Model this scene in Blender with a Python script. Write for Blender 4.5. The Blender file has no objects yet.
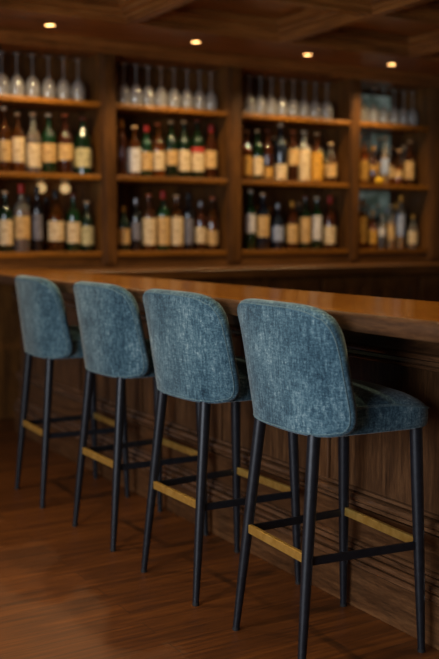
import bpy, bmesh, math, random
from mathutils import Vector, Matrix
random.seed(7)
PI=math.pi
col=bpy.context.scene.collection
# ---------------------------------------------------------------- helpers
def lin(r,g,b):
    f=lambda c:((c/255)/12.92 if c/255<=.04045 else ((c/255+.055)/1.055)**2.4)
    return (f(r),f(g),f(b),1)
def link(o,parent=None):
    col.objects.link(o)
    if parent: o.parent=parent
    return o
def obj(name,bm,m,parent=None,smooth=False,loc=None):
    me=bpy.data.meshes.new(name); bmesh.ops.recalc_face_normals(bm,faces=bm.faces[:]); bm.to_mesh(me); bm.free()
    if smooth:
        for p in me.polygons: p.use_smooth=True
        try: me.set_sharp_from_angle(angle=math.radians(42))
        except Exception: pass
    me.materials.append(m)
    o=bpy.data.objects.new(name,me); link(o,parent)
    if loc: o.location=loc
    return o
def tag(o,label,cat,group=None,kind=None):
    if label: o['label']=label
    if cat: o['category']=cat
    if group: o['group']=group
    if kind: o['kind']=kind
    return o
def thing(name,label,cat,loc=(0,0,0),rz=0,group=None):
    o=bpy.data.objects.new(name,None); col.objects.link(o); o.location=loc; o.rotation_euler=(0,0,rz); o.empty_display_size=.1
    return tag(o,label,cat,group)
def struct(name,bm,m,smooth=False):
    o=obj(name,bm,m,None,smooth); o['kind']='structure'; return o
def box(bm,x0,x1,y0,y1,z0,z1,bev=0,seg=2):
    t=bmesh.new()
    bmesh.ops.create_cube(t,size=1)
    for v in t.verts:
        v.co=Vector((x0+(v.co.x+.5)*(x1-x0),y0+(v.co.y+.5)*(y1-y0),z0+(v.co.z+.5)*(z1-z0)))
    if bev: bmesh.ops.bevel(t,geom=t.edges[:],offset=bev,segments=seg,profile=.5,affect='EDGES')
    me=bpy.data.meshes.new('t'); t.to_mesh(me); t.free(); bm.from_mesh(me); bpy.data.meshes.remove(me)
    return bm
def B(*a,**k): return box(bmesh.new(),*a,**k)
def lathe(bm,prof,n=24,c=(0,0,0),a0=0,a1=2*PI,flip=False):
    full=abs(a1-a0-2*PI)<1e-6; k=n if full else n+1; rings=[]
    for r,z in prof:
        if r<1e-6 and full: rings.append([bm.verts.new((c[0],c[1],c[2]+z))]*k)
        else: rings.append([bm.verts.new((c[0]+r*math.cos(a0+(a1-a0)*i/n),c[1]+r*math.sin(a0+(a1-a0)*i/n),c[2]+z)) for i in range(k)])
    for a,b in zip(rings,rings[1:]):
        for i in range(n if full else n):
            j=(i+1)%k
            vs=[a[i],a[j],b[j],b[i]]; u=[]
            for v in vs:
                if v not in u: u.append(v)
            if len(u)>=3:
                try: bm.faces.new(u)
                except ValueError: pass
    return bm
def tube(bm,pts,r,n=10,closed=False,r1=None):
    pts=[Vector(p) for p in pts]; N=len(pts); rings=[]
    ref=None
    for i,p in enumerate(pts):
        if closed: d=(pts[(i+1)%N]-pts[i-1])
        else: d=pts[min(i+1,N-1)]-pts[max(i-1,0)]
        d.normalize()
        if ref is None:
            ref=Vector((0,0,1)) if abs(d.z)<.9 else Vector((1,0,0))
        a=ref-d*ref.dot(d); a.normalize(); b=d.cross(a); ref=a
        rr=r if r1 is None else r+(r1-r)*i/(N-1)
        rings.append([bm.verts.new(p+(a*math.cos(2*PI*k/n)+b*math.sin(2*PI*k/n))*rr) for k in range(n)])
    M=N if closed else N-1
    for i in range(M):
        A=rings[i];Bq=rings[(i+1)%N]
        for k in range(n): bm.faces.new((A[k],A[(k+1)%n],Bq[(k+1)%n],Bq[k]))
    if not closed:
        bm.faces.new(rings[0]); bm.faces.new(rings[-1])
    return bm
def prism_x(bm,prof,x0,x1):   # profile of (y,z) swept along x
    a=[bm.verts.new((x0,y,z)) for y,z in prof]; b=[bm.verts.new((x1,y,z)) for y,z in prof]; n=len(prof)
    for i in range(n): bm.faces.new((a[i],a[(i+1)%n],b[(i+1)%n],b[i]))
    bm.faces.new(a); bm.faces.new(b[::-1]); return bm
def prism_y(bm,prof,y0,y1):   # profile of (x,z) swept along y
    a=[bm.verts.new((x,y0,z)) for x,z in prof]; b=[bm.verts.new((x,y1,z)) for x,z in prof]; n=len(prof)
    for i in range(n): bm.faces.new((a[i],a[(i+1)%n],b[(i+1)%n],b[i]))
    bm.faces.new(a); bm.faces.new(b[::-1]); return bm
# ---------------------------------------------------------------- materials
def newmat(name):
    m=bpy.data.materials.new(name); m.use_nodes=True; nt=m.node_tree
    return m,nt,nt.nodes['Principled BSDF']
def N(nt,t,**kw):
    n=nt.nodes.new(t)
    for k,v in kw.items():
        if k in n.inputs: n.inputs[k].default_value=v
        else: setattr(n,k,v)
    return n
def ramp(nt,stops):
    r=nt.nodes.new('ShaderNodeValToRGB'); e=r.color_ramp.elements
    while len(e)<len(stops): e.new(.5)
    for i,(p,c) in enumerate(stops): e[i].position=p; e[i].color=c
    return r
def wood(name,dark,mid,light,axis='x',rough=.35,scale=1,bump=.15,coat=0.0):
    m,nt,b=newmat(name); L=nt.links
    tc=N(nt,'ShaderNodeTexCoord'); mp=N(nt,'ShaderNodeMapping')
    s={'x':(1.2,14,14),'y':(14,1.2,14),'z':(14,14,1.2)}[axis]
    mp.inputs['Scale'].default_value=[q*scale for q in s]
    L.new(tc.outputs['Object'],mp.inputs['Vector'])
    n1=N(nt,'ShaderNodeTexNoise',Scale=1.3,Detail=6,Roughness=.62,Distortion=.2); L.new(mp.outputs[0],n1.inputs['Vector'])
    n2=N(nt,'ShaderNodeTexNoise',Scale=9,Detail=3,Roughness=.7); L.new(mp.outputs[0],n2.inputs['Vector'])
    mx=N(nt,'ShaderNodeMath',operation='MULTIPLY_ADD'); mx.inputs[1].default_value=.4; L.new(n2.outputs[0],mx.inputs[0]); 
    m2=N(nt,'ShaderNodeMath',operation='MULTIPLY'); m2.inputs[1].default_value=.65; L.new(n1.outputs[0],m2.inputs[0]); L.new(m2.outputs[0],mx.inputs[2])
    r=ramp(nt,[(.38,dark),(.52,mid),(.68,light)]); L.new(mx.outputs[0],r.inputs[0])
    L.new(r.outputs[0],b.inputs['Base Color'])
    b.inputs['Roughness'].default_value=rough
    if coat: b.inputs['Coat Weight'].default_value=coat; b.inputs['Coat Roughness'].default_value=.18
    bp=N(nt,'ShaderNodeBump',Strength=bump,Distance=.002); L.new(mx.outputs[0],bp.inputs['Height']); L.new(bp.outputs[0],b.inputs['Normal'])
    return m
def plain(name,c,rough=.5,metal=0,**kw):
    m,nt,b=newmat(name); b.inputs['Base Color'].default_value=c; b.inputs['Roughness'].default_value=rough; b.inputs['Metallic'].default_value=metal
    for k,v in kw.items(): b.inputs[k].default_value=v
    return m
def noisy(name,c0,c1,scale,rough=.5,metal=0,bump=.1):
    m,nt,b=newmat(name); L=nt.links; tc=N(nt,'ShaderNodeTexCoord')
    n=N(nt,'ShaderNodeTexNoise',Scale=scale,Detail=4); L.new(tc.outputs['Object'],n.inputs['Vector'])
    r=ramp(nt,[(.35,c0),(.65,c1)]); L.new(n.outputs[0],r.inputs[0]); L.new(r.outputs[0],b.inputs['Base Color'])
    b.inputs['Roughness'].default_value=rough; b.inputs['Metallic'].default_value=metal
    bp=N(nt,'ShaderNodeBump',Strength=bump,Distance=.001); L.new(n.outputs[0],bp.inputs['Height']); L.new(bp.outputs[0],b.inputs['Normal'])
    return m
WX=wood('dark_walnut_grain_x',lin(54,32,12),lin(90,56,22),lin(124,80,34),'x',.4)
WY=wood('dark_walnut_grain_y',lin(54,32,12),lin(90,56,22),lin(124,80,34),'y',.4)
WZ=wood('dark_walnut_grain_z',lin(54,32,12),lin(90,56,22),lin(124,80,34),'z',.4)
PNZ=wood('bar_panel_walnut_z',lin(52,33,19),lin(80,52,31),lin(110,75,46),'z',.32,3.4)
PNY=wood('bar_panel_walnut_y',lin(50,32,19),lin(80,52,31),lin(110,75,46),'y',.28,3.2)
TOPM=wood('polished_bar_top_wood',lin(100,58,14),lin(146,92,26),lin(192,134,48),'y',.17,2.6,.06,coat=.35)
EDGE=wood('dark_edge_wood',lin(46,28,14),lin(70,45,25),lin(98,67,40),'y',.42,3.0,.1)  # front edge wood, darker brown than the bar top
SHELF=wood('shelf_wood',lin(92,56,12),lin(130,80,18),lin(158,102,28),'x',.4)
CEX=wood('ceiling_walnut_x',lin(84,50,20),lin(132,82,36),lin(168,110,52),'x',.35)
CEY=wood('ceiling_walnut_y',lin(84,50,20),lin(132,82,36),lin(168,110,52),'y',.35)
# floor boards
def floor_mat():
    m,nt,b=newmat('oiled_floor_boards'); L=nt.links
    tc=N(nt,'ShaderNodeTexCoord')
    br=N(nt,'ShaderNodeTexBrick',offset=.37,offset_frequency=2,squash=1.0); 
    br.inputs['Scale'].default_value=1; br.inputs['Brick Width'].default_value=1.35; br.inputs['Row Height'].default_value=.092; br.inputs['Mortar Size'].default_value=.0011
    br.inputs['Mortar Smooth'].default_value=.2; br.inputs['Bias'].default_value=0
    br.inputs['Color1'].default_value=(0,0,0,1); br.inputs['Color2'].default_value=(1,1,1,1); br.inputs['Mortar'].default_value=(.5,.5,.5,1)
    L.new(tc.outputs['Object'],br.inputs['Vector'])
    mp=N(nt,'ShaderNodeMapping'); mp.inputs['Scale'].default_value=(2.2,40,1); L.new(tc.outputs['Object'],mp.inputs['Vector'])
    # shift the grain from board to board
    ad=N(nt,'ShaderNodeVectorMath',operation='MULTIPLY_ADD'); L.new(br.outputs['Color'],ad.inputs[0]); ad.inputs[1].default_value=(7,3,5); L.new(mp.outputs[0],ad.inputs[2])
    n1=N(nt,'ShaderNodeTexNoise',Scale=1.5,Detail=7,Roughness=.62,Distortion=.15); L.new(ad.outputs[0],n1.inputs['Vector'])
    n2=N(nt,'ShaderNodeTexNoise',Scale=8,Detail=3); L.new(ad.outputs[0],n2.inputs['Vector'])
    a=N(nt,'ShaderNodeMath',operation='MULTIPLY'); a.inputs[1].default_value=.55; L.new(n1.outputs[0],a.inputs[0])
    c=N(nt,'ShaderNodeMath',operation='MULTIPLY_ADD'); c.inputs[1].default_value=.25; L.new(n2.outputs[0],c.inputs[0]); L.new(a.outputs[0],c.inputs[2])
    d=N(nt,'ShaderNodeMath',operation='MULTIPLY_ADD'); d.inputs[1].default_value=.10; L.new(br.outputs['Color'],d.inputs[0]); L.new(c.outputs[0],d.inputs[2])
    r=ramp(nt,[(.32,lin(54,28,8)),(.47,lin(84,46,14)),(.64,lin(116,68,24))]); L.new(d.outputs[0],r.inputs[0])
    mx=N(nt,'ShaderNodeMix',data_type='RGBA'); L.new(br.outputs['Fac'],mx.inputs[0]); L.new(r.outputs[0],mx.inputs[6]); mx.inputs[7].default_value=lin(24,11,5)
    L.new(mx.outputs[2],b.inputs['Base Color'])
    rr=N(nt,'ShaderNodeMapRange'); L.new(n2.outputs[0],rr.inputs[0]); rr.inputs[3].default_value=.34; rr.inputs[4].default_value=.52; L.new(rr.outputs[0],b.inputs['Roughness'])
    sb=N(nt,'ShaderNodeMath',operation='SUBTRACT'); L.new(d.outputs[0],sb.inputs[0]); L.new(br.outputs['Fac'],sb.inputs[1])
    bp=N(nt,'ShaderNodeBump',Strength=.25,Distance=.0015); L.new(sb.outputs[0],bp.inputs['Height']); L.new(bp.outputs[0],b.inputs['Normal'])
    return m
FLOOR=floor_mat()
def fabric(name='washed_blue_weave'):
    m,nt,b=newmat(name); L=nt.links; tc=N(nt,'ShaderNodeTexCoord'); oi=N(nt,'ShaderNodeObjectInfo')
    off=N(nt,'ShaderNodeVectorMath',operation='MULTIPLY_ADD'); L.new(oi.outputs['Random'],off.inputs[0]); off.inputs[1].default_value=(9,5,7); L.new(tc.outputs['Object'],off.inputs[2])
    def ns(sc,mapsc=(1,1,1),det=5,ro=.6,src=off):
        mp=N(nt,'ShaderNodeMapping'); mp.inputs['Scale'].default_value=mapsc; L.new(src.outputs[0],mp.inputs['Vector'])
        n=N(nt,'ShaderNodeTexNoise',Scale=sc,Detail=det,Roughness=ro); L.new(mp.outputs[0],n.inputs['Vector']); return n
    big=ns(9,(1,1,.6),4,.6); warp=ns(120,(1,1,.22),3,.7); weft=ns(150,(.25,.25,1),3,.7); speck=ns(210,(1,1,1),2,.7)
    def ma(op,x,y,z=None):
        n=N(nt,'ShaderNodeMath',operation=op)
        for i,q in enumerate((x,y,z)):
            if q is None: continue
            if isinstance(q,(int,float)): n.inputs[i].default_value=q
            else: L.new(q.outputs[0],n.inputs[i])
        return n
    th=ma('ADD',warp,ma('MULTIPLY',weft,.7))
    f=ma('MULTIPLY_ADD',th,.42,ma('MULTIPLY',big,.34)); f=ma('MULTIPLY_ADD',speck,.34,f)
    r=ramp(nt,[(.55,lin(25,48,63)),(.67,lin(54,85,101)),(.77,lin(90,121,134)),(.90,lin(158,180,184))])
    L.new(f.outputs[0],r.inputs[0]); L.new(r.outputs[0],b.inputs['Base Color'])
    b.inputs['Roughness'].default_value=.9; b.inputs['Sheen Weight'].default_value=.25; b.inputs['Sheen Roughness'].default_value=.4
    b.inputs['Specular IOR Level'].default_value=.2
    bp=N(nt,'ShaderNodeBump',Strength=.5,Distance=.0012); L.new(f.outputs[0],bp.inputs['Height']); L.new(bp.outputs[0],b.inputs['Normal'])
    return m
FAB=fabric()
PIPE=noisy('blue_piping_cord',lin(58,86,98),lin(104,132,140),300,.9)
BLACK=noisy('black_satin_metal',lin(22,25,31),lin(30,33,40),60,.38,.3,.02)
RUB=plain('black_rubber',lin(16,16,17),.7)
BRASS=noisy('brushed_brass',lin(200,156,72),lin(222,182,96),40,.36,.72,.01)
DARKIN=plain('cabinet_gap',lin(14,9,6),.8)
WALLM=noisy('warm_plaster',lin(92,72,52),lin(104,82,60),6,.85)
# ---------------------------------------------------------------- camera
H=1.25
cam=bpy.data.cameras.new('camera'); camo=link(bpy.data.objects.new('camera',cam))
camo.location=(0,0,H); camo.rotation_euler=(math.radians(90-5.519),0,math.radians(-30.72))
cam.sensor_fit='VERTICAL'; cam.sensor_height=36; cam.sensor_width=36*439/659; cam.lens=979.08/659*36
cam.dof.use_dof=True; cam.dof.focus_distance=3.0; cam.dof.aperture_fstop=1.75; cam.clip_start=.05
bpy.context.scene.camera=camo
# ---------------------------------------------------------------- room shell
X0,X1,Y0,Y1,ZC=-2.6,5.95,-2.6,6.42,2.62
ZS=2.50
struct('floor',B(X0-.1,X1+.1,Y0-.1,Y1+.1,-.06,0),FLOOR)
struct('ceiling',B(X0-.1,X1+.1,Y0-.1,Y1+.1,ZC,ZC+.08),CEX)
struct('wall_back',B(X0-.1,X1+.1,Y1,Y1+.1,0,ZC),WZ)
struct('wall_right',B(X1,X1+.1,Y0,Y1,0,ZC),WZ)
struct('wall_front',B(X0-.1,X1+.1,Y0-.1,Y0,0,ZC),WALLM)
bm=bmesh.new(); WA,WB=-.6,2.8   # left wall with an opening added for the side light
box(bm,X0-.1,X0,Y0,WA,0,ZC); box(bm,X0-.1,X0,WB,Y1,0,ZC); box(bm,X0-.1,X0,WA,WB,0,.45); box(bm,X0-.1,X0,WA,WB,2.4,ZC)
struct('wall_left',bm,WALLM)
bm=bmesh.new()
for y in (WA,.52,1.64,WB-.04): box(bm,X0-.08,X0-.02,y,y+.04,.45,2.4)
box(bm,X0-.08,X0-.02,WA,WB,.45,.5); box(bm,X0-.08,X0-.02,WA,WB,2.35,2.4)
struct('added_window_1',bm,WZ)  # unseen window frame, added to go with the side light
# ---------------------------------------------------------------- coffered ceiling
def beam_profile(w,h):      # half-open moulded beam section hanging from the ceiling (u,z)
    z0=ZS; pr=[(-w/2,0),(w/2,0),(w/2+.004,.016),(w/2+.022,.018),(w/2+.024,.040),(w/2+.050,.044),(w/2+.056,.072),(w/2+.080,.078),(w/2+.084,h),]
    return pr+[(-a,b) for a,b in pr[:1:-1]]
bp=beam_profile(.07,ZC-ZS)
ns=0
for y in (4.50,3.1,1.78,.46,-.86):
    prism=[(y+a,ZS+b) for a,b in bp]; ns+=1
    struct('trim_%d'%ns,prism_x(bmesh.new(),prism,X0,X1),CEX)
for x in (-1.5,-.45,.5,1.53,2.60,3.70,4.80):
    ns+=1; struct('trim_%d'%ns,prism_y(bmesh.new(),[(x+a,ZS-.002+b*.98) for a,b in bp],Y0,5.40),CEY)
# soffit over the back bar
ns+=1
struct('trim_%d'%ns,prism_x(bmesh.new(),[(5.40,ZS),(6.42,ZS),(6.42,ZC),(5.31,ZC),(5.312,ZS+.078),(5.34,ZS+.072),(5.346,ZS+.044),(5.37,ZS+.040),(5.372,ZS+.018),(5.396,ZS+.016)],X0,X1),CEX)
# ---------------------------------------------------------------- back bar cabinet
SH=[1.140,1.645,2.117]; OT=2.43
posts=[(1.74,1.86),(2.664,2.773),(3.635,3.753),(4.728,4.825),(5.544,5.72)]
YF,YB=6.0,6.36
cab=thing('back_bar_cabinet','tall dark walnut wall cabinet with open bays of lit shelves behind the bar','cabinet',(3.7,6.2,1.03))
def cobj(name,bm,m,lab=None,smooth=False):
    bmesh.ops.translate(bm,verts=bm.verts[:],vec=(-3.7,-6.2,-1.03))
    o=obj(name,bm,m,cab,smooth)
    if lab: o['label']=lab
    return o
for a,b in posts:
    bm=bmesh.new(); box(bm,a,b,YF,YB,1.031,OT+.01,.004); w=b-a
    box(bm,a+.018,b-.018,YF-.012,YF+.01,1.06,OT-.02,.005)
    cobj('post',bm,WZ)
for i in range(4):
    a=posts[i][1]; b=posts[i+1][0]
    cobj('back_panel',B(a,b,YB-.018,YB,1.031,OT),WZ)
    for z in SH:
        bm=bmesh.new(); box(bm,a+.001,b-.001,YF+.004,YB-.02,z-.036,z,.006)
        cobj('shelf',bm,SHELF)
    bm=bmesh.new(); box(bm,a,b,YF+.012,YF+.03,1.031,SH[0]-.037)
    box(bm,a,b,YF+.004,YF+.02,1.031,1.048,.003)
    cobj('apron',bm,WX)
bm=bmesh.new()
prism_x(bm,[(YF+.02,OT),(YF-.014,OT),(YF-.016,OT+.016),(YF-.034,OT+.018),(YF-.036,OT+.034),(YF-.060,OT+.037),(YF-.064,OT+.054),(YF-.092,OT+.057),(YF-.096,ZS-.001),(YB,ZS-.001),(YB,OT+.0),],1.74,5.95)
cobj('cornice',bm,CEX)
# right-hand bay back panels: a mirror's pale reflection painted in as colour and glow
MIR,nt,b=newmat('painted_mirror_reflection'); tc=N(nt,'ShaderNodeTexCoord'); no=N(nt,'ShaderNodeTexNoise',Scale=9,Detail=3); nt.links.new(tc.outputs['Object'],no.inputs['Vector'])
rr=ramp(nt,[(.35,lin(96,116,100)),(.65,lin(176,196,186))]); nt.links.new(no.outputs[0],rr.inputs[0]); nt.links.new(rr.outputs[0],b.inputs['Base Color']); nt.links.new(rr.outputs[0],b.inputs['Emission Color'])
b.inputs['Emission Strength'].default_value=.13; b.inputs['Roughness'].default_value=.2
a=posts[3][1]
for z0,z1 in ((1.16,1.60),(1.66,2.07),(2.135,2.38)):
    cobj('reflection_panel',B(a+.004,5.405,YB-.026,YB-.0185,z0,z1,.002),MIR,'pale greenish panel with a mirror reflection painted as glow')
# ---------------------------------------------------------------- back counter under the shelves
YC=5.50
o=obj('counter_worktop',B(2.26,X1-.002,YC-.03,Y1-.06,.965,1.03,.012,3),WX)
tag(o,'long dark wooden counter top running below the bottle shelves behind the bar','counter')
xs=[2.30,3.20,4.10,5.00,5.94]
for i in range(4):
    nm=['behind the left stools','behind the middle of the bar','behind the right half of the bar','at the far right end']
    t=thing('back_counter_cabinet','dark panelled base cabinet under the back counter, '+nm[i],'cabinet',((xs[i]+xs[i+1])/2,5.9,0),0,'base cabinets under the back counter')
    cx=(xs[i]+xs[i+1])/2; w=(xs[i+1]-xs[i]-.004)/2
    bm=bmesh.new(); box(bm,-w,w,-.37,.44,.08,.964); box(bm,-w,w,-.33,.40,0,.08); obj('body',bm,WZ,t)
    for s in (-1,1):
        a,b=(-w+.01,-.004) if s<0 else (.004,w-.01)
        bm=bmesh.new(); box(bm,a,b,-.392,-.371,.1,.94,.003)
        for q in ((a,a+.07,.1,.94),(b-.07,b,.1,.94),(a+.07,b-.07,.1,.17),(a+.07,b-.07,.87,.94)): box(bm,q[0],q[1],-.402,-.39,q[2],q[3],.003)
        d=obj('door',bm,WZ,t)
        kx=-.05 if s<0 else .05
        kb=bmesh.new(); lathe(kb,[(0,-.0),(.006,0),(.006,.012),(.013,.016),(.013,.024),(0,.028)],16)
        bmesh.ops.rotate(kb,verts=kb.verts[:],cent=(0,0,0),matrix=Matrix.Rotation(PI/2,3,'X')); bmesh.ops.translate(kb,verts=kb.verts[:],vec=(kx,-.402,.60))
        obj('knob',kb,BRASS,d,True)
# ---------------------------------------------------------------- the bar
MLD=wood('polished_moulding_walnut',lin(60,40,25),lin(92,62,40),lin(120,84,56),'y',.2,3.0,.05,coat=.6)
YA,YE=-.4,5.46
ZT=1.036
bm=bmesh.new()
prof=[(1.703,ZT-.052),(1.703,ZT),(2.21,ZT),(2.218,ZT-.004),(2.222,ZT-.02),(2.218,ZT-.045),(2.21,ZT-.052)]
prism_y(bm,prof,YA,5.98)
topbm=bm
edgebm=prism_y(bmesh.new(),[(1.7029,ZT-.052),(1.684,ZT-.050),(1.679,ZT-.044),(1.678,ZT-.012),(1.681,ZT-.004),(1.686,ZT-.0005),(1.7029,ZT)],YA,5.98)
bf=thing('bar_counter','long wooden bar with polished orange brown top and dark panelled front, behind the stools','bar',(2.0,2.6,0))
def bobj(name,bm,m,lab=None,parent=None,smooth=False):
    if name not in('worktop','edge_band'):
        for v in bm.verts:
            if name!='carcass': v.co.x+=.086
            else: v.co.x+=.086
            if .01<v.co.z<.95: v.co.z=1.25-(1.25-v.co.z)*1.034
    bmesh.ops.translate(bm,verts=bm.verts[:],vec=(-2.0,-2.6,0)); o=obj(name,bm,m,parent or bf,smooth)
    if lab: o['label']=lab
    return o
ZU=ZT-.053
wt=bobj('worktop',topbm,TOPM,'polished orange brown wooden top',None,True)
bobj('edge_band',edgebm,EDGE,'darker brown front edge',wt,True)
bobj('carcass',B(2.005,2.16,YA+.02,5.96,0,ZU),PNZ)
bobj('frieze',B(1.965,2.004,YA,5.97,.885,ZU,.002),PNY)
# moulding under the frieze
bobj('upper_moulding',prism_y(bmesh.new(),[(2.004,0.904),(1.95,0.904),(1.9434,0.9029),(1.9386,0.9004),(1.936,0.894),(1.9386,0.8876),(1.9434,0.8851),(1.962,0.8845),(1.95,0.882),(1.948,0.872),(1.96,0.871),(1.966,0.868),(1.9648,0.8669),(1.9611,0.8649),(1.959,0.86),(1.9611,0.8551),(1.9648,0.8531),(1.982,0.852),(2.004,0.848)],YA,5.97),MLD)
bobj('panel',B(1.992,2.004,YA,5.97,.40,.85),PNZ)
for y in (5.78,5.04,4.28,3.52,2.78,1.42,.66,-.1):
    bm=bmesh.new(); box(bm,1.978,1.991,y-.055,y+.055,.405,.85,.003)
    bobj('stile',bm,PNZ)
bobj('middle_moulding',prism_y(bmesh.new(),[(2.004,0.424),(1.978,0.422),(1.974,0.414),(1.986,0.412),(1.9599,0.4098),(1.9535,0.4065),(1.95,0.398),(1.9535,0.3895),(1.9599,0.3862),(1.984,0.385),(1.962,0.383),(1.96,0.372),(1.984,0.37),(2.004,0.36)],YA,5.97),MLD)
bobj('lower_panel',B(1.972,2.004,YA,5.97,.235,.362,.001),PNY)
bobj('plinth_cap',prism_y(bmesh.new(),[(2.004,0.256),(1.966,0.255),(1.961,0.2539),(1.9578,0.2522),(1.956,0.248),(1.9578,0.2438),(1.961,0.2421),(1.976,0.241),(1.958,0.239),(1.954,0.226),(1.972,0.224),(1.9461,0.2228),(1.9402,0.2198),(1.937,0.212),(1.9402,0.2042),(1.9461,0.2012),(1.966,0.2),(1.94,0.198),(1.936,0.182),(1.95,0.178),(2.004,0.176)],YA,5.97),MLD)
bobj('plinth',B(1.940,2.004,YA,5.97,0,.178,.002),PNY)
# ---------------------------------------------------------------- stools
def backrest_pt(a,b,off):
    # a -1..1 across, b 0..1 up ; off = signed thickness offset along the normal (toward the rear = negative x)
    c=2*b-1; n=4.9 if c>0 else 7.5; m=max(abs(a),abs(c))
    k=m/(abs(a)**n+abs(c)**n)**(1/n) if m>1e-6 else 1
    a*=k; b=(c*k+1)/2; t=abs(a)
    z=.683+(1.059-.683)*b
    y=a*(.2552+.0193*((z-.70)/.35))
    x=-.170+.1105*t**3.2*(1-.62*b)-.0272*(z-.69)/.36
    return x,y,z
def back_surface(a,b,side):
    da=(1-abs(a))*.26; db=min(b,1-b)*.365; r=.017
    f=lambda d: max(0,1-(1-min(d/r,1))**2.6)**(1/2.6)
    th=.021*f(da)*f(db)
    puff=(.012 if side>0 else .005)*(1-a*a)*(1-(2*b-1)**2)
    e=1e-3; p=Vector(backrest_pt(a,b,0))
    pa=Vector(backrest_pt(min(1,a+e),b,0))-Vector(backrest_pt(max(-1,a-e),b,0)); pb=Vector(backrest_pt(a,min(1,b+e),0))-Vector(backrest_pt(a,max(0,b-e),0))
    n=pb.cross(pa); n.normalize()
    if n.x>0: n=-n
    return p+n*(th+puff)*(-side), n
def make_backrest():
    NA,NB=56,44; bm=bmesh.new()
    sp=lambda i,n: .5-.5*math.cos(PI*i/n)
    for side in (-1,1):
        g=[[bm.verts.new(back_surface(-1+2*sp(i,NA),sp(j,NB),side)[0]) for i in range(NA+1)] for j in range(NB+1)]
        for j in range(NB):
            for i in range(NA):
                f=(g[j][i],g[j][i+1],g[j+1][i+1],g[j+1][i]); bm.faces.new(f if side>0 else f[::-1])
    bmesh.ops.remove_doubles(bm,verts=bm.verts[:],dist=1e-5)
    return bm
def back_seam(inset,side):
    ia=1-inset/.26; ib=inset/.365; P=lambda a,b: back_surface(a,b,side)[0]+back_surface(a,b,side)[1]*(.0004*-side)
    pts=[]; n=34
    for i in range(n): pts.append(P(-ia+2*ia*i/n,1-ib))
    for i in range(20): pts.append(P(ia,1-ib-(1-2*ib)*i/20))
    for i in range(n): pts.append(P(ia-2*ia*i/n,ib))
    for i in range(20): pts.append(P(-ia,ib+(1-2*ib)*i/20))
    return pts
def seat_out(ang,k):
    # superellipse outline of the seat, narrowing slightly to the rear
    c,s=math.cos(ang),math.sin(ang); n=6.0
    r=(abs(c)**n+abs(s)**n)**(-1/n)
    x=r*c; y=r*s
    return Vector((.032+x*.211*k, y*(.216+.006*x)*k))
def make_seat():
    bm=bmesh.new(); NS=64
    prof=[(0,.684),(.5,.684),(.94,.685),(.978,.688),(.994,.696),(1.0,.710),(1.001,.735),(1.0,.758),(.995,.765),(.984,.770),(.955,.776),(.88,.787),(.75,.797),(.5,.807),(.25,.811),(0,.812)]
    rings=[]
    for k,z in prof:
        if k==0: rings.append([bm.verts.new((.032,0,z))]*NS); continue
        ring=[]
        for i in range(NS):
            p=seat_out(2*PI*i/NS,k); front=max(0,(p.x-.02)/.18)
            zz=z-((.020*front**2) if z>.72 else 0)+(.010*max(0,(.02-p.x)/.2) if z>.75 else 0)
            ring.append(bm.verts.new((p.x,p.y,zz)))
        rings.append(ring)
    for A,Bq in zip(rings,rings[1:]):
        for i in range(NS):
            j=(i+1)%NS; u=[]
            for v in (A[i],A[j],Bq[j],Bq[i]):
                if v not in u: u.append(v)
            if len(u)>2: bm.faces.new(u)
    return bm
def seat_piping():
    pts=[]
    for i in range(72):
        p=seat_out(2*PI*i/72,.998); front=max(0,(p.x-.02)/.18)
        pts.append((p.x,p.y,.766-.020*front**2))
    return pts
LT={}  # legs: (foot, top)
for nm,(sx,sy) in dict(A=(-1,1),B=(-1,-1),C=(1,1),D=(1,-1)).items():
    foot=Vector((-.214 if sx<0 else .206, sy*(.194 if sx<0 else .206),0))
    top=Vector((-.150 if sx<0 else .184, sy*(.152 if sx<0 else .186),.690))
    LT[nm]=(foot,top)
def legpt(nm,z):
    f,t=LT[nm]; return f+(t-f)*(z/t.z)
def bar_between(p,q,w,h,bm=None):
    bm=bm or bmesh.new(); d=(q-p); L=d.length; d.normalize(); s=Vector((-d.y,d.x,0)); u=Vector((0,0,1))
    t=bmesh.new(); box(t,0,L,-w/2,w/2,-h/2,h/2,.0015,1)
    for v in t.verts: c=v.co.copy(); v.co=p+d*c.x+s*c.y+u*c.z
    me=bpy.data.meshes.new('t'); t.to_mesh(me); t.free(); bm.from_mesh(me); bpy.data.meshes.remove(me); return bm
def leg_tube(bm,f,d):
    n=20; rings=[]; ax=d.normalized(); a=Vector((1,0,0))-ax*ax.x; a.normalize(); b=ax.cross(a)
    for q,r in ((.016,.0112),(.15,.0133),(.35,.0157),(.55,.0172),(.80,.0186),(1,.0192)):
        rings.append([bm.verts.new(f+d*q+(a*math.cos(2*PI*k/n)+b*math.sin(2*PI*k/n))*r) for k in range(n)])
    for A,Q in zip(rings,rings[1:]):
        for k in range(n): bm.faces.new((A[k],A[(k+1)%n],Q[(k+1)%n],Q[k]))
    bm.faces.new(rings[0]); bm.faces.new(rings[-1])
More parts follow.
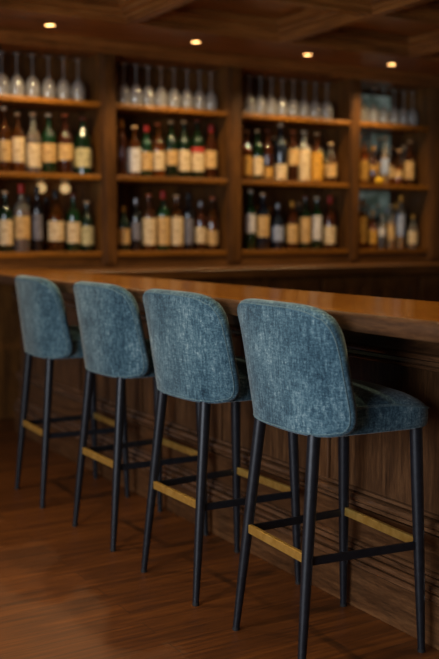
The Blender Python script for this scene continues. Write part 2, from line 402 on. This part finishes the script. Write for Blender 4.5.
def make_stool(label):
    t=thing('bar_stool',label,'bar stool',group='blue upholstered bar stools')
    br=obj('backrest',make_backrest(),FAB,t,True); 
    for p in br.data.polygons: p.use_smooth=True
    for sd in (-1,1): obj('piping',tube(bmesh.new(),back_seam(.0105,sd),.0020,8,True),PIPE,br,True)
    st=obj('seat',make_seat(),FAB,t,True)
    obj('piping',tube(bmesh.new(),seat_piping(),.0036,8,True),PIPE,st,True)
    for k in 'ABCD':
        f,tp=LT[k]; bm=bmesh.new()
        d=(tp-f)
        leg_tube(bm,f,d)
        lg=obj('leg',bm,BLACK,t,True)
        obj('foot_cap',tube(bmesh.new(),[f,f+d*.016],.0118,16),RUB,lg,True)
    zb=.335
    for a,b in (('A','B'),('C','D')):
        o=obj('footrest_bar',bar_between(legpt(a,zb),legpt(b,zb),.013,.028),BRASS,t); o['label']='brass footrest bar'
    for a,b in (('A','C'),('B','D')):
        o=obj('side_stretcher',bar_between(legpt(a,zb-.006),legpt(b,zb-.006),.011,.024),BLACK,t); o['label']='black side stretcher'
    return t
def copy_tree(o,parent=None):
    c=o.copy(); col.objects.link(c)
    if parent: c.parent=parent; c.matrix_parent_inverse=o.matrix_parent_inverse.copy()
    for ch in list(o.children): copy_tree(ch,c)
    return c
stools=[(1.783,2.352,-3.4,'blue fabric bar stool nearest the viewer, its seat cushion in full view at the right'),
 (1.784,3.000,0.6,'blue fabric bar stool second from the right, just beyond the nearest stool'),
 (1.784,3.668,0.4,'blue fabric bar stool second from the left, slightly blurred in the row along the bar'),
 (1.768,4.385,-2.0,'blurred blue fabric bar stool farthest away, leftmost in the row along the bar')]
proto=None
for x,y,r,lab in stools:
    if proto is None: proto=s=make_stool(lab)
    else: s=copy_tree(proto); s['label']=lab
    s.location=(x,y,0); s.rotation_euler=(0,0,math.radians(r))
# ---------------------------------------------------------------- pixel-free placement on the shelves
yaw=math.radians(30.71979); pit=math.radians(5.51919); FP=979.08
F=Vector((math.sin(yaw)*math.cos(pit),math.cos(yaw)*math.cos(pit),-math.sin(pit))); R=Vector((math.cos(yaw),-math.sin(yaw),0)); U=R.cross(F)
def at_y(u,v,y):
    d=F+R*((u-219.5)/FP)+U*((329.5-v)/FP); k=y/d.y; return Vector((d.x*k,y,H+d.z*k))
# ---------------------------------------------------------------- bottles
def glassmat(name,c,rough=.06,tr=.75):
    m,nt,b=newmat(name); b.inputs['Base Color'].default_value=c; b.inputs['Roughness'].default_value=rough
    b.inputs['Transmission Weight'].default_value=tr; b.inputs['IOR'].default_value=1.45; b.inputs['Coat Weight'].default_value=1.0; b.inputs['Coat Roughness'].default_value=.04
    return m
GL={'green':glassmat('green_glass',lin(40,96,52)),'dark green':glassmat('dark_green_glass',lin(24,58,32),.07,.6),
 'amber':glassmat('amber_glass',lin(150,92,30),.05,.88),'brown':glassmat('brown_glass',lin(92,46,16),.07,.6),
 'black':glassmat('black_glass',lin(22,24,28),.08,.2),'clear':glassmat('clear_glass',lin(226,220,200),.05,.85),
 'blue':glassmat('smoky_blue_glass',lin(40,52,66),.07,.6)}
LQ={'whisky':plain('whisky',lin(128,70,18),.15),'gold':plain('golden_spirit',lin(205,142,30),.15),'red':plain('red_brown_spirit',lin(96,34,12),.15),'green':plain('green_liqueur',lin(26,84,42),.15),'navy':plain('blue_liqueur',lin(24,44,92),.15)}
def labelmat(name,c,ink):
    m,nt,b=newmat(name); L=nt.links; tc=N(nt,'ShaderNodeTexCoord'); mp=N(nt,'ShaderNodeMapping'); mp.inputs['Scale'].default_value=(26,26,60); L.new(tc.outputs['Object'],mp.inputs['Vector'])
    n=N(nt,'ShaderNodeTexNoise',Scale=1.2,Detail=3); L.new(mp.outputs[0],n.inputs['Vector'])
    r=ramp(nt,[(.50,c),(.60,ink)]); L.new(n.outputs[0],r.inputs[0]); L.new(r.outputs[0],b.inputs['Base Color']); b.inputs['Roughness'].default_value=.6
    return m
LB={'cream':labelmat('cream_label',lin(232,206,158),lin(196,160,108)),'tan':labelmat('tan_label',lin(218,178,112),lin(178,130,68)),
 'gold':labelmat('gold_label',lin(204,154,66),lin(160,112,38)),'white':labelmat('white_label',lin(228,220,208),lin(190,176,156)),
 'grey':labelmat('grey_label',lin(124,120,124),lin(84,80,84)),'pale green':labelmat('pale_green_label',lin(208,194,138),lin(164,150,98)),
 'pale blue':labelmat('pale_blue_label',lin(176,184,200),lin(128,136,154)),'yellow':labelmat('yellow_label',lin(226,166,52),lin(178,118,24)),
 'red':labelmat('red_label',lin(190,52,32),lin(150,36,22))}
ST={'cork':noisy('cork_stopper',lin(206,160,108),lin(232,192,140),60,.8),'red':plain('red_foil_cap',lin(170,40,28),.4),'black':plain('black_cap',lin(20,20,24),.35),
 'gold':plain('gold_foil_cap',lin(210,150,60),.35,.7),'cream':plain('cream_cap',lin(222,196,160),.5),'silver':plain('silver_cap',lin(170,172,176),.3,.8),'brown':plain('red_brown_cap',lin(120,58,36),.5),'orange':plain('orange_cap',lin(196,100,50),.45)}
# body profiles, radius in units of r, height in units of h
PF={'shouldered':[(0,0),(.92,0),(1,.012),(1,.60),(.96,.645),(.80,.695),(.52,.735),(.37,.765),(.32,.80),(.30,.93),(.36,.935),(.36,.955),(.30,.96)],
 'squat':[(0,0),(.94,0),(1,.015),(1,.50),(.97,.56),(.86,.63),(.62,.69),(.42,.73),(.34,.77),(.32,.92),(.38,.925),(.38,.95),(.32,.955)],
 'sloping':[(0,0),(.92,0),(1,.012),(1,.50),(.95,.58),(.82,.66),(.62,.74),(.44,.81),(.34,.87),(.31,.93),(.36,.935),(.36,.955),(.30,.96)],
 'slim':[(0,0),(.92,0),(1,.012),(1,.64),(.95,.68),(.76,.72),(.50,.75),(.42,.78),(.40,.93),(.46,.935),(.46,.955),(.40,.96)],
 'bulbous':[(0,0),(.80,0),(.90,.02),(.99,.16),(1,.34),(.95,.48),(.78,.58),(.54,.65),(.38,.70),(.31,.76),(.30,.92),(.38,.925),(.38,.95),(.30,.955)]}
ORD=['first','second','third','fourth','fifth','sixth','seventh','eighth','ninth']
def bottle(pos,h,r,shape,glass,liq,labc,l0,l1,stop,label,group,band=None):
    t=thing('liquor_bottle',label,'bottle',pos,random.uniform(-.25,.25),group)
    P=[(a*r,b*h) for a,b in PF[shape]]
    inner=[(max(0,a*r-.0035),b*h-.0005) for a,b in PF[shape]][::-1]
    body=lathe(bmesh.new(),P+[(P[-1][0]*.7,P[-1][1])]+[(P[-1][0]*.7,h*.80),(0,h*.80)],28)
    obj('bottle_body',body,GL[glass],t,True)
    if liq:
        lv=.62 if shape!='bulbous' else .5
        pr=[(0,.012*h)]+[(max(.001,a*r-.004),max(b*h,.012*h)) for a,b in PF[shape][1:] if b<lv]
        pr+= [(pr[-1][0],lv*h),(0,lv*h)]
        obj('liquid',lathe(bmesh.new(),pr,24),LQ[liq],t,True)
    def ra(z):
        q=PF[shape]
        for (a,b),(c,d) in zip(q,q[1:]):
            if b<=z<=d and d>b: return r*(a+(c-a)*(z-b)/(d-b))
        return r
    if labc:
        az=math.atan2(-.84,-.54); w=1.75
        zs=[l0+(l1-l0)*k/4 for k in range(5)]
        bm=lathe(bmesh.new(),[(ra(z)+.0012,z*h) for z in zs],20,a0=az-w,a1=az+w)
        obj('label',bm,LB[labc],t,True)
        if band: obj('label_band',lathe(bmesh.new(),[(ra(l1)+.0018,(l1-.09)*h),(ra(l1)+.0018,l1*h)],20,a0=az-w,a1=az+w),LB[band],t,True)
    nr={'slim':.46}.get(shape,.37)*r
    if stop in('red','gold','silver','black') :
        pr=[(nr*1.02,.86*h),(nr*1.12,.865*h),(nr*1.14,.985*h),(nr*1.0,h),(0,h)]
    else:
        pr=[(nr*.8,.93*h),(nr*1.0,.957*h),(nr*1.22,.962*h),(nr*1.24,.99*h),(nr*1.1,h),(0,h)]
    obj('stopper',lathe(bmesh.new(),pr,20),ST[stop],t,True)
    return t
# u, top v, half width px, shape, glass, liquid, label colour, label v range, stopper
ROWS={
 (0,1):[(4,107,6.5,'shouldered','amber','whisky','tan',140,161,'cream'),(17.5,113,6.6,'shouldered','amber','gold','cream',137,162,'cork'),(33,113,7.6,'squat','clear','whisky','cream',143,167,'cork'),
  (48.5,114,7.2,'shouldered','green','green','tan',143,162,'cream'),(65,114,7.6,'squat','brown','whisky','tan',142,160,'orange'),(83,118,9,'sloping','dark green',None,'pale green',148,167,'brown')],
 (0,0):[(5,191,7,'shouldered','dark green',None,'cream',220,245,'cork'),(21,184,8,'shouldered','clear','red','tan',216,239,'red'),(37,186,4.8,'slim','black',None,'grey',214,240,'black'),
  (55.5,190,8,'sloping','amber','red','cream',221,241,'black'),(73,194,6.8,'shouldered','green',None,'cream',222,243,'brown'),(87,201,6.8,'squat','dark green',None,'pale green',222,245,'cork')],
 (1,1):[(121.5,119,4.6,'slim','brown',None,None,150,165,'gold'),(134,126,6.6,'shouldered','amber','whisky','white',148,172,'cork'),(146,125,6,'shouldered','green',None,'tan',152,170,'red'),(158,123,6.5,'shouldered','amber','gold','cream',151,170,'orange'),
  (171,121,6.2,'shouldered','dark green',None,'tan',150,165,'cork'),(184,121,6.2,'shouldered','dark green','whisky','cream',150,171,'cork'),(197.5,120,6.6,'shouldered','dark green','gold','cream',147,171,'brown'),(211,125,6.6,'sloping','brown','whisky','tan',149,168,'red')],
 (1,0):[(123.5,206,6,'squat','dark green','whisky','tan',225,244,'gold'),(136,198,4.8,'slim','black',None,'grey',222,240,'silver'),(149,194,6.8,'shouldered','amber','whisky','cream',218,245,'orange'),(163,191,6.8,'shouldered','green','gold','tan',217,245,'red'),
  (176.5,195,6.5,'shouldered','amber','whisky','cream',217,245,'cork'),(188.5,193,5,'slim','black',None,'grey',218,244,'black'),(200.5,201,5.6,'shouldered','brown',None,'cream',227,243,'silver'),(212.5,197,6.4,'sloping','amber','whisky','tan',230,245,'orange')],
 (2,1):[(246.5,130,5.6,'squat','amber','whisky','gold',156,175,'cork'),(257.5,130,5.4,'shouldered','dark green',None,'cream',157,175,'cork'),(268,130,5,'shouldered','brown',None,'gold',167,178,'brown'),(281,124,6,'shouldered','blue',None,'cream',164,180,'cream'),
  (293.5,131,5.2,'slim','brown',None,'tan',148,165,'orange'),(304.5,131,5.8,'slim','clear','gold','cream',147,180,'cream'),(317,133,5.8,'shouldered','amber','gold','yellow',152,180,'cork'),(331,143,5.8,'squat','brown','whisky','tan',163,177,'cork')],
 (2,0):[(250.5,190,5,'slim','green','green','white',214,233,'cream'),(263,193,6.2,'shouldered','blue','navy','tan',213,237,'cork'),(278,203,5.6,'squat','blue','navy','pale blue',221,241,'silver'),(292.5,201,5.8,'sloping','brown','red','tan',222,243,'gold'),
  (305.5,196,5.4,'shouldered','dark green','gold','tan',217,243,'brown'),(317,197,5,'slim','green',None,'white',214,240,'cream'),(330,196,6,'squat','brown','red','cream',226,244,'red')],
 (3,1):[(364,134,5.2,'shouldered','amber','gold','gold',160,180,'cork'),(373.5,146,4.4,'squat','brown','gold','gold',158,170,'gold'),(385.5,137,4,'slim','clear','gold','pale blue',158,174,'cork'),
  (399,150,5,'bulbous','amber','gold','tan',163,174,'cork'),(410,141,5.2,'shouldered','brown',None,'tan',161,179,'cork')],
 (3,0):[(362.5,199,4.6,'slim','amber','gold','gold',216,243,'gold'),(373,210,4.4,'squat','amber','gold','yellow',224,244,'gold'),(382,215,4,'shouldered','clear','navy','white',226,236,'cork'),(391.5,205,4,'sloping','clear','gold','tan',222,240,'cork'),
  (401,195,4.2,'slim','clear','gold','pale blue',213,236,'gold'),(413,214,5,'squat','clear','whisky','cream',228,244,'gold')]}
BACK={(3,0):[(368,205,4.6,'shouldered','amber','gold',None,.2,.5,'cork'),(378,205,4.4,'shouldered','dark green','gold','tan',.2,.5,'cork'),(387,208,4.4,'squat','clear','gold',None,.2,.5,'silver'),(396.5,203,4.4,'slim','amber','whisky',None,.2,.5,'gold')],
 (3,1):[(369,133,4.4,'slim','clear','gold',None,.2,.5,'silver'),(379.5,138,4.6,'shouldered','brown','gold','tan',.2,.5,'cork'),(391.5,147,4.6,'squat','amber','gold','cream',.2,.5,'cork'),(404,146,4.4,'slim','clear','whisky',None,.2,.5,'cork')],
 (0,0):[(28.5,196,5.4,'shouldered','clear','whisky',None,.2,.5,'black'),(46.5,197,6.2,'sloping','brown','red',None,.2,.5,'black')],
 (2,0):[(256.5,205,4.4,'slim','clear','gold',None,.2,.5,'gold'),(270.5,207,4.6,'sloping','brown','red',None,.2,.5,'gold'),(299,203,4.4,'shouldered','dark green',None,None,.2,.5,'cork')],
 (2,1):[(274.5,137,4.8,'shouldered','dark green',None,'tan',.2,.5,'cork'),(287.5,140,4.6,'squat','amber','whisky','tan',.2,.5,'gold'),(324,146,4.6,'squat','brown','whisky','gold',.2,.5,'brown')]}
BAYN=['far left bay','second bay from the left','third bay from the left','far right bay']; ROWN=['bottom shelf','middle shelf']
for (bay,row),lst in ROWS.items():
    zs=SH[row]+.0005
    for i,(u,vt,hw,shape,glass,liq,labc,lv0,lv1,stop) in enumerate(lst):
        yb=6.105
        top=at_y(u,vt,yb); h=top.z-zs
        depth=Vector((top.x,top.y,top.z-H)).dot(F); r=hw*depth/FP
        l1=(at_y(u,lv0,yb-r).z-zs)/h; l0=(at_y(u,lv1,yb-r).z-zs)/h
        lim={'shouldered':.60,'squat':.50,'sloping':.52,'slim':.64,'bulbous':.42}[shape]
        l0=max(.035,l0); l1=min(lim,l1)
        if l1-l0<.12: l0=max(.04,l1-.2)
        n=len(lst); place=ORD[i]+' from left' if i<n-1 else 'rightmost'
        if i==0: place='leftmost'
        bn=['far left bay','second bay','third bay','far right bay'][bay]
        lab='%s bottle, %s, %s top, %s, %s, %s'%(glass,('%s label'%labc) if labc else 'unlabelled',stop,place,ROWN[row],bn)
        band='red' if (bay,row,i)==(1,1,6) else None
        bottle((top.x,yb,zs),h,r,shape,glass,liq,labc,l0,l1,stop,lab,'bottles on the back bar shelves',band)
for (bay,row),lst in BACK.items():
    zs=SH[row]+.0005
    for i,(u,vt,hw,shape,glass,liq,labc,l0,l1,stop) in enumerate(lst):
        yb=6.235; top=at_y(u,vt,yb); h=top.z-zs; r=hw*Vector((top.x,top.y,top.z-H)).dot(F)/FP
        nb=['leftmost','second','third','rightmost'][i if i<len(lst)-1 else 3]
        bottle((top.x,yb,zs),h,r,shape,glass,liq,labc,l0,l1,stop,'%s bottle with %s top behind the front row, %s, %s, %s'%(glass,stop,nb,ROWN[row],['far left bay','second bay','third bay','far right bay'][bay]),'bottles in the rear row on the back bar shelves')
# lemon and small jar on the right bay middle shelf
p=at_y(378.5,178,6.06)
bm=bmesh.new(); lathe(bm,[(0,-.042),(.006,-.038),(.016,-.031),(.026,-.016),(.029,0),(.026,.016),(.016,.030),(.007,.037),(.004,.043),(0,.044)],24)
bmesh.ops.rotate(bm,verts=bm.verts[:],cent=(0,0,0),matrix=Matrix.Rotation(PI/2,3,'Y'))
o=obj('lemon',bm,noisy('lemon_skin',lin(222,170,20),lin(236,190,30),80,.45),None,True,(p.x,6.05,SH[1]+.0295)); tag(o,'small yellow lemon lying in front of the bottles on the right bay shelf','lemon')
# ---------------------------------------------------------------- hanging glasses and racks
CG=bpy.data.materials.new('thin_clear_glass'); CG.use_nodes=True; nt=CG.node_tree; nt.nodes.clear()
ou=N(nt,'ShaderNodeOutputMaterial'); tr=N(nt,'ShaderNodeBsdfTransparent',Color=(.93,.93,.91,1)); gl=N(nt,'ShaderNodeBsdfGlossy',Color=(1,1,1,1),Roughness=.06); di=N(nt,'ShaderNodeBsdfDiffuse',Color=(.9,.88,.84,1))
fr=N(nt,'ShaderNodeLayerWeight',Blend=.45); m1=N(nt,'ShaderNodeMixShader'); m2=N(nt,'ShaderNodeMixShader'); mr=N(nt,'ShaderNodeMapRange'); mr.inputs[3].default_value=.05; mr.inputs[4].default_value=.75
nt.links.new(fr.outputs['Facing'],mr.inputs[0]); nt.links.new(mr.outputs[0],m1.inputs[0]); nt.links.new(tr.outputs[0],m1.inputs[1]); nt.links.new(gl.outputs[0],m1.inputs[2])
m2.inputs[0].default_value=.15; nt.links.new(m1.outputs[0],m2.inputs[1]); nt.links.new(di.outputs[0],m2.inputs[2]); nt.links.new(m2.outputs[0],ou.inputs[0])
GX=[[-13,2,17,32.5,48.5,63.5,78],[124,136,148,161,174,187,199.5,211],[249.5,260.5,271.5,282.5,293.5,304.5,315.5,327],[364,374,384.5,394.5,404,413]]
gp=None
for bay in range(4):
    xsb=[at_y(u,80,6.12).x for u in GX[bay]]
    for i,x in enumerate(xsb):
        n=len(xsb); place='leftmost' if i==0 else ('rightmost' if i==n-1 else ORD[i]+' from the left')
        lab='clear stemmed glass standing upside down in the %s, %s'%(['far left bay','second bay','third bay','far right bay'][bay],place)
        if gp is None:
            gp=thing('wine_glass',lab,'glass',group='stemmed glasses upside down on the top shelf')
            obj('foot',lathe(bmesh.new(),[(0,.281),(.012,.2808),(.034,.2795),(.0365,.2785),(.035,.2775),(.014,.2765),(.005,.270),(.0038,.262),(0,.262)],28),CG,gp,True)
            obj('stem',lathe(bmesh.new(),[(0,.2619),(.0040,.2619),(.0034,.24),(.0034,.175),(.0044,.158),(.0065,.1481),(0,.1481)],16),CG,gp,True)
            out=[(0,.148),(.008,.1465),(.018,.141),(.031,.126),(.0405,.105),(.0450,.082),(.0462,.062),(.0448,.040),(.0405,.018),(.0365,.0)]
            inn=[(max(0,a-.0015),b-.0017) for a,b in out[:-1]]+[(.0350,.0)]
            obj('bowl',lathe(bmesh.new(),out+inn[::-1],28),CG,gp,True); g=gp
        else:
            g=copy_tree(gp); g['label']=lab
        j=min(max(i,1),n-2); sx=min(1,.47*(xsb[j+1]-xsb[j-1])/2/.0462)
        g.location=(x,6.12,SH[2]+.0005); g.scale=(sx,sx,1)
# ---------------------------------------------------------------- lamps
BULB,nt,b=newmat('lamp_diffuser'); b.inputs['Emission Color'].default_value=lin(255,196,120); b.inputs['Emission Strength'].default_value=9
TRIM=plain('brass_trim_ring',lin(160,110,60),.4,.8)
def spot(name,loc,energy,color,size=.04,angle=120,blend=.8,target=None):
    l=bpy.data.lights.new(name,'SPOT'); l.energy=energy; l.color=color; l.shadow_soft_size=size; l.spot_size=math.radians(angle); l.spot_blend=blend
    o=link(bpy.data.objects.new(name,l)); o.location=loc
    if target: o.rotation_euler=(Vector(target)-Vector(loc)).to_track_quat('-Z','Y').to_euler()
    return o
def downlight(x,y,label,z=ZS):
    t=thing('ceiling_downlight',label,'light',(x,y,z),0,'recessed ceiling downlights')
    obj('trim_ring',lathe(bmesh.new(),[(.029,-.0005),(.041,-.0005),(.042,-.004),(.035,-.007),(.029,-.004),(.029,-.0005)],32),TRIM,t,True)
    obj('diffuser',lathe(bmesh.new(),[(0,-.003),(.0288,-.003),(.0288,-.001),(0,-.001)],32),BULB,t)
WARM=(1.0,.70,.36)
GLOB,nt,b=newmat('opal_globe'); b.inputs['Emission Color'].default_value=lin(255,206,130); b.inputs['Emission Strength'].default_value=.5; b.inputs['Base Color'].default_value=lin(235,215,180)
for u,v,nm in ((41,184,'left one'),(65,186,'right one')):
    p=at_y(u,v,6.30)
    t=thing('globe_light','small warm glowing globe light behind the far left bay bottles, '+nm,'light',(p.x,6.295,SH[1]-.0365),0,'globe lights')
    obj('base',lathe(bmesh.new(),[(0,0),(.022,0),(.024,-.006),(.012,-.012),(0,-.012)],24),TRIM,t,True)
    obj('globe',lathe(bmesh.new(),[(.034*math.sin(PI*k/14),-.046+.034*math.cos(PI*k/14)) for k in range(15)],24),GLOB,t,True)
for x,nm in ((2.19,'leftmost'),(3.19,'second from the left'),(4.08,'third from the left'),(4.84,'rightmost')):
    downlight(x,5.67,'small glowing round downlight in the soffit above the shelves, '+nm)
    spot('downlight_lamp',(x,5.67,ZS-.02),34,WARM,.035,135,.7)
# added unseen lamps to light the bar top, between the coffer beams
for y in (.9,2.2,3.5,4.75):
    downlight(2.15,y,'added unseen round downlight over the bar top %s'%{.9:'nearest the viewer',2.2:'by the nearest stool',3.5:'by the second stool from the left',4.75:'at the far end'}[y],ZC)
    spot('downlight_lamp',(2.15,y,ZC-.02),60,WARM,.04,110,.8)  # added unseen lamp over the bar top
for x,y,nm in ((.35,2.4,'near the left of the room'),(.35,4.0,'far left of the room'),(-1.2,2.6,'over the open floor')):  # added unseen lamps to brighten and warm the floor
    downlight(x,y,'added unseen round downlight over the floor '+nm,ZC)
    spot('downlight_lamp',(x,y,ZC-.02),62 if x<0 else 85,WARM,.03,120,.8)  # added unseen lamp over the floor
for y,nm in ((1.9,'before the nearest stool'),(3.1,'between the two middle stools'),(4.3,'by the farthest stool')):  # added unseen lamps for warm light on the seats
    downlight(1.12,y,'added unseen round downlight above the row of stools '+nm,ZC)
    spot('downlight_lamp',(1.12,y,ZC-.02),24,WARM,.04,100,.8)  # added unseen lamp above the stools
# added unseen area light at the left wall, cool light on the stools
a=bpy.data.lights.new('added_side_light','AREA'); a.shape='RECTANGLE'; a.size=1.85; a.size_y=3.2; a.energy=175; a.color=(.86,.92,1.0)
ao=link(bpy.data.objects.new('added_side_light',a)); ao.location=(X0+.02,1.1,1.42); ao.rotation_euler=(0,-PI/2,0)
# world
w=bpy.data.worlds.new('world'); bpy.context.scene.world=w; w.use_nodes=True
w.node_tree.nodes['Background'].inputs[0].default_value=lin(150,170,200); w.node_tree.nodes['Background'].inputs[1].default_value=.6
sc=bpy.context.scene
sc.view_settings.view_transform='Standard'; sc.view_settings.look='None'; sc.view_settings.gamma=1; sc.view_settings.use_curve_mapping=False
sc.view_settings.exposure=0
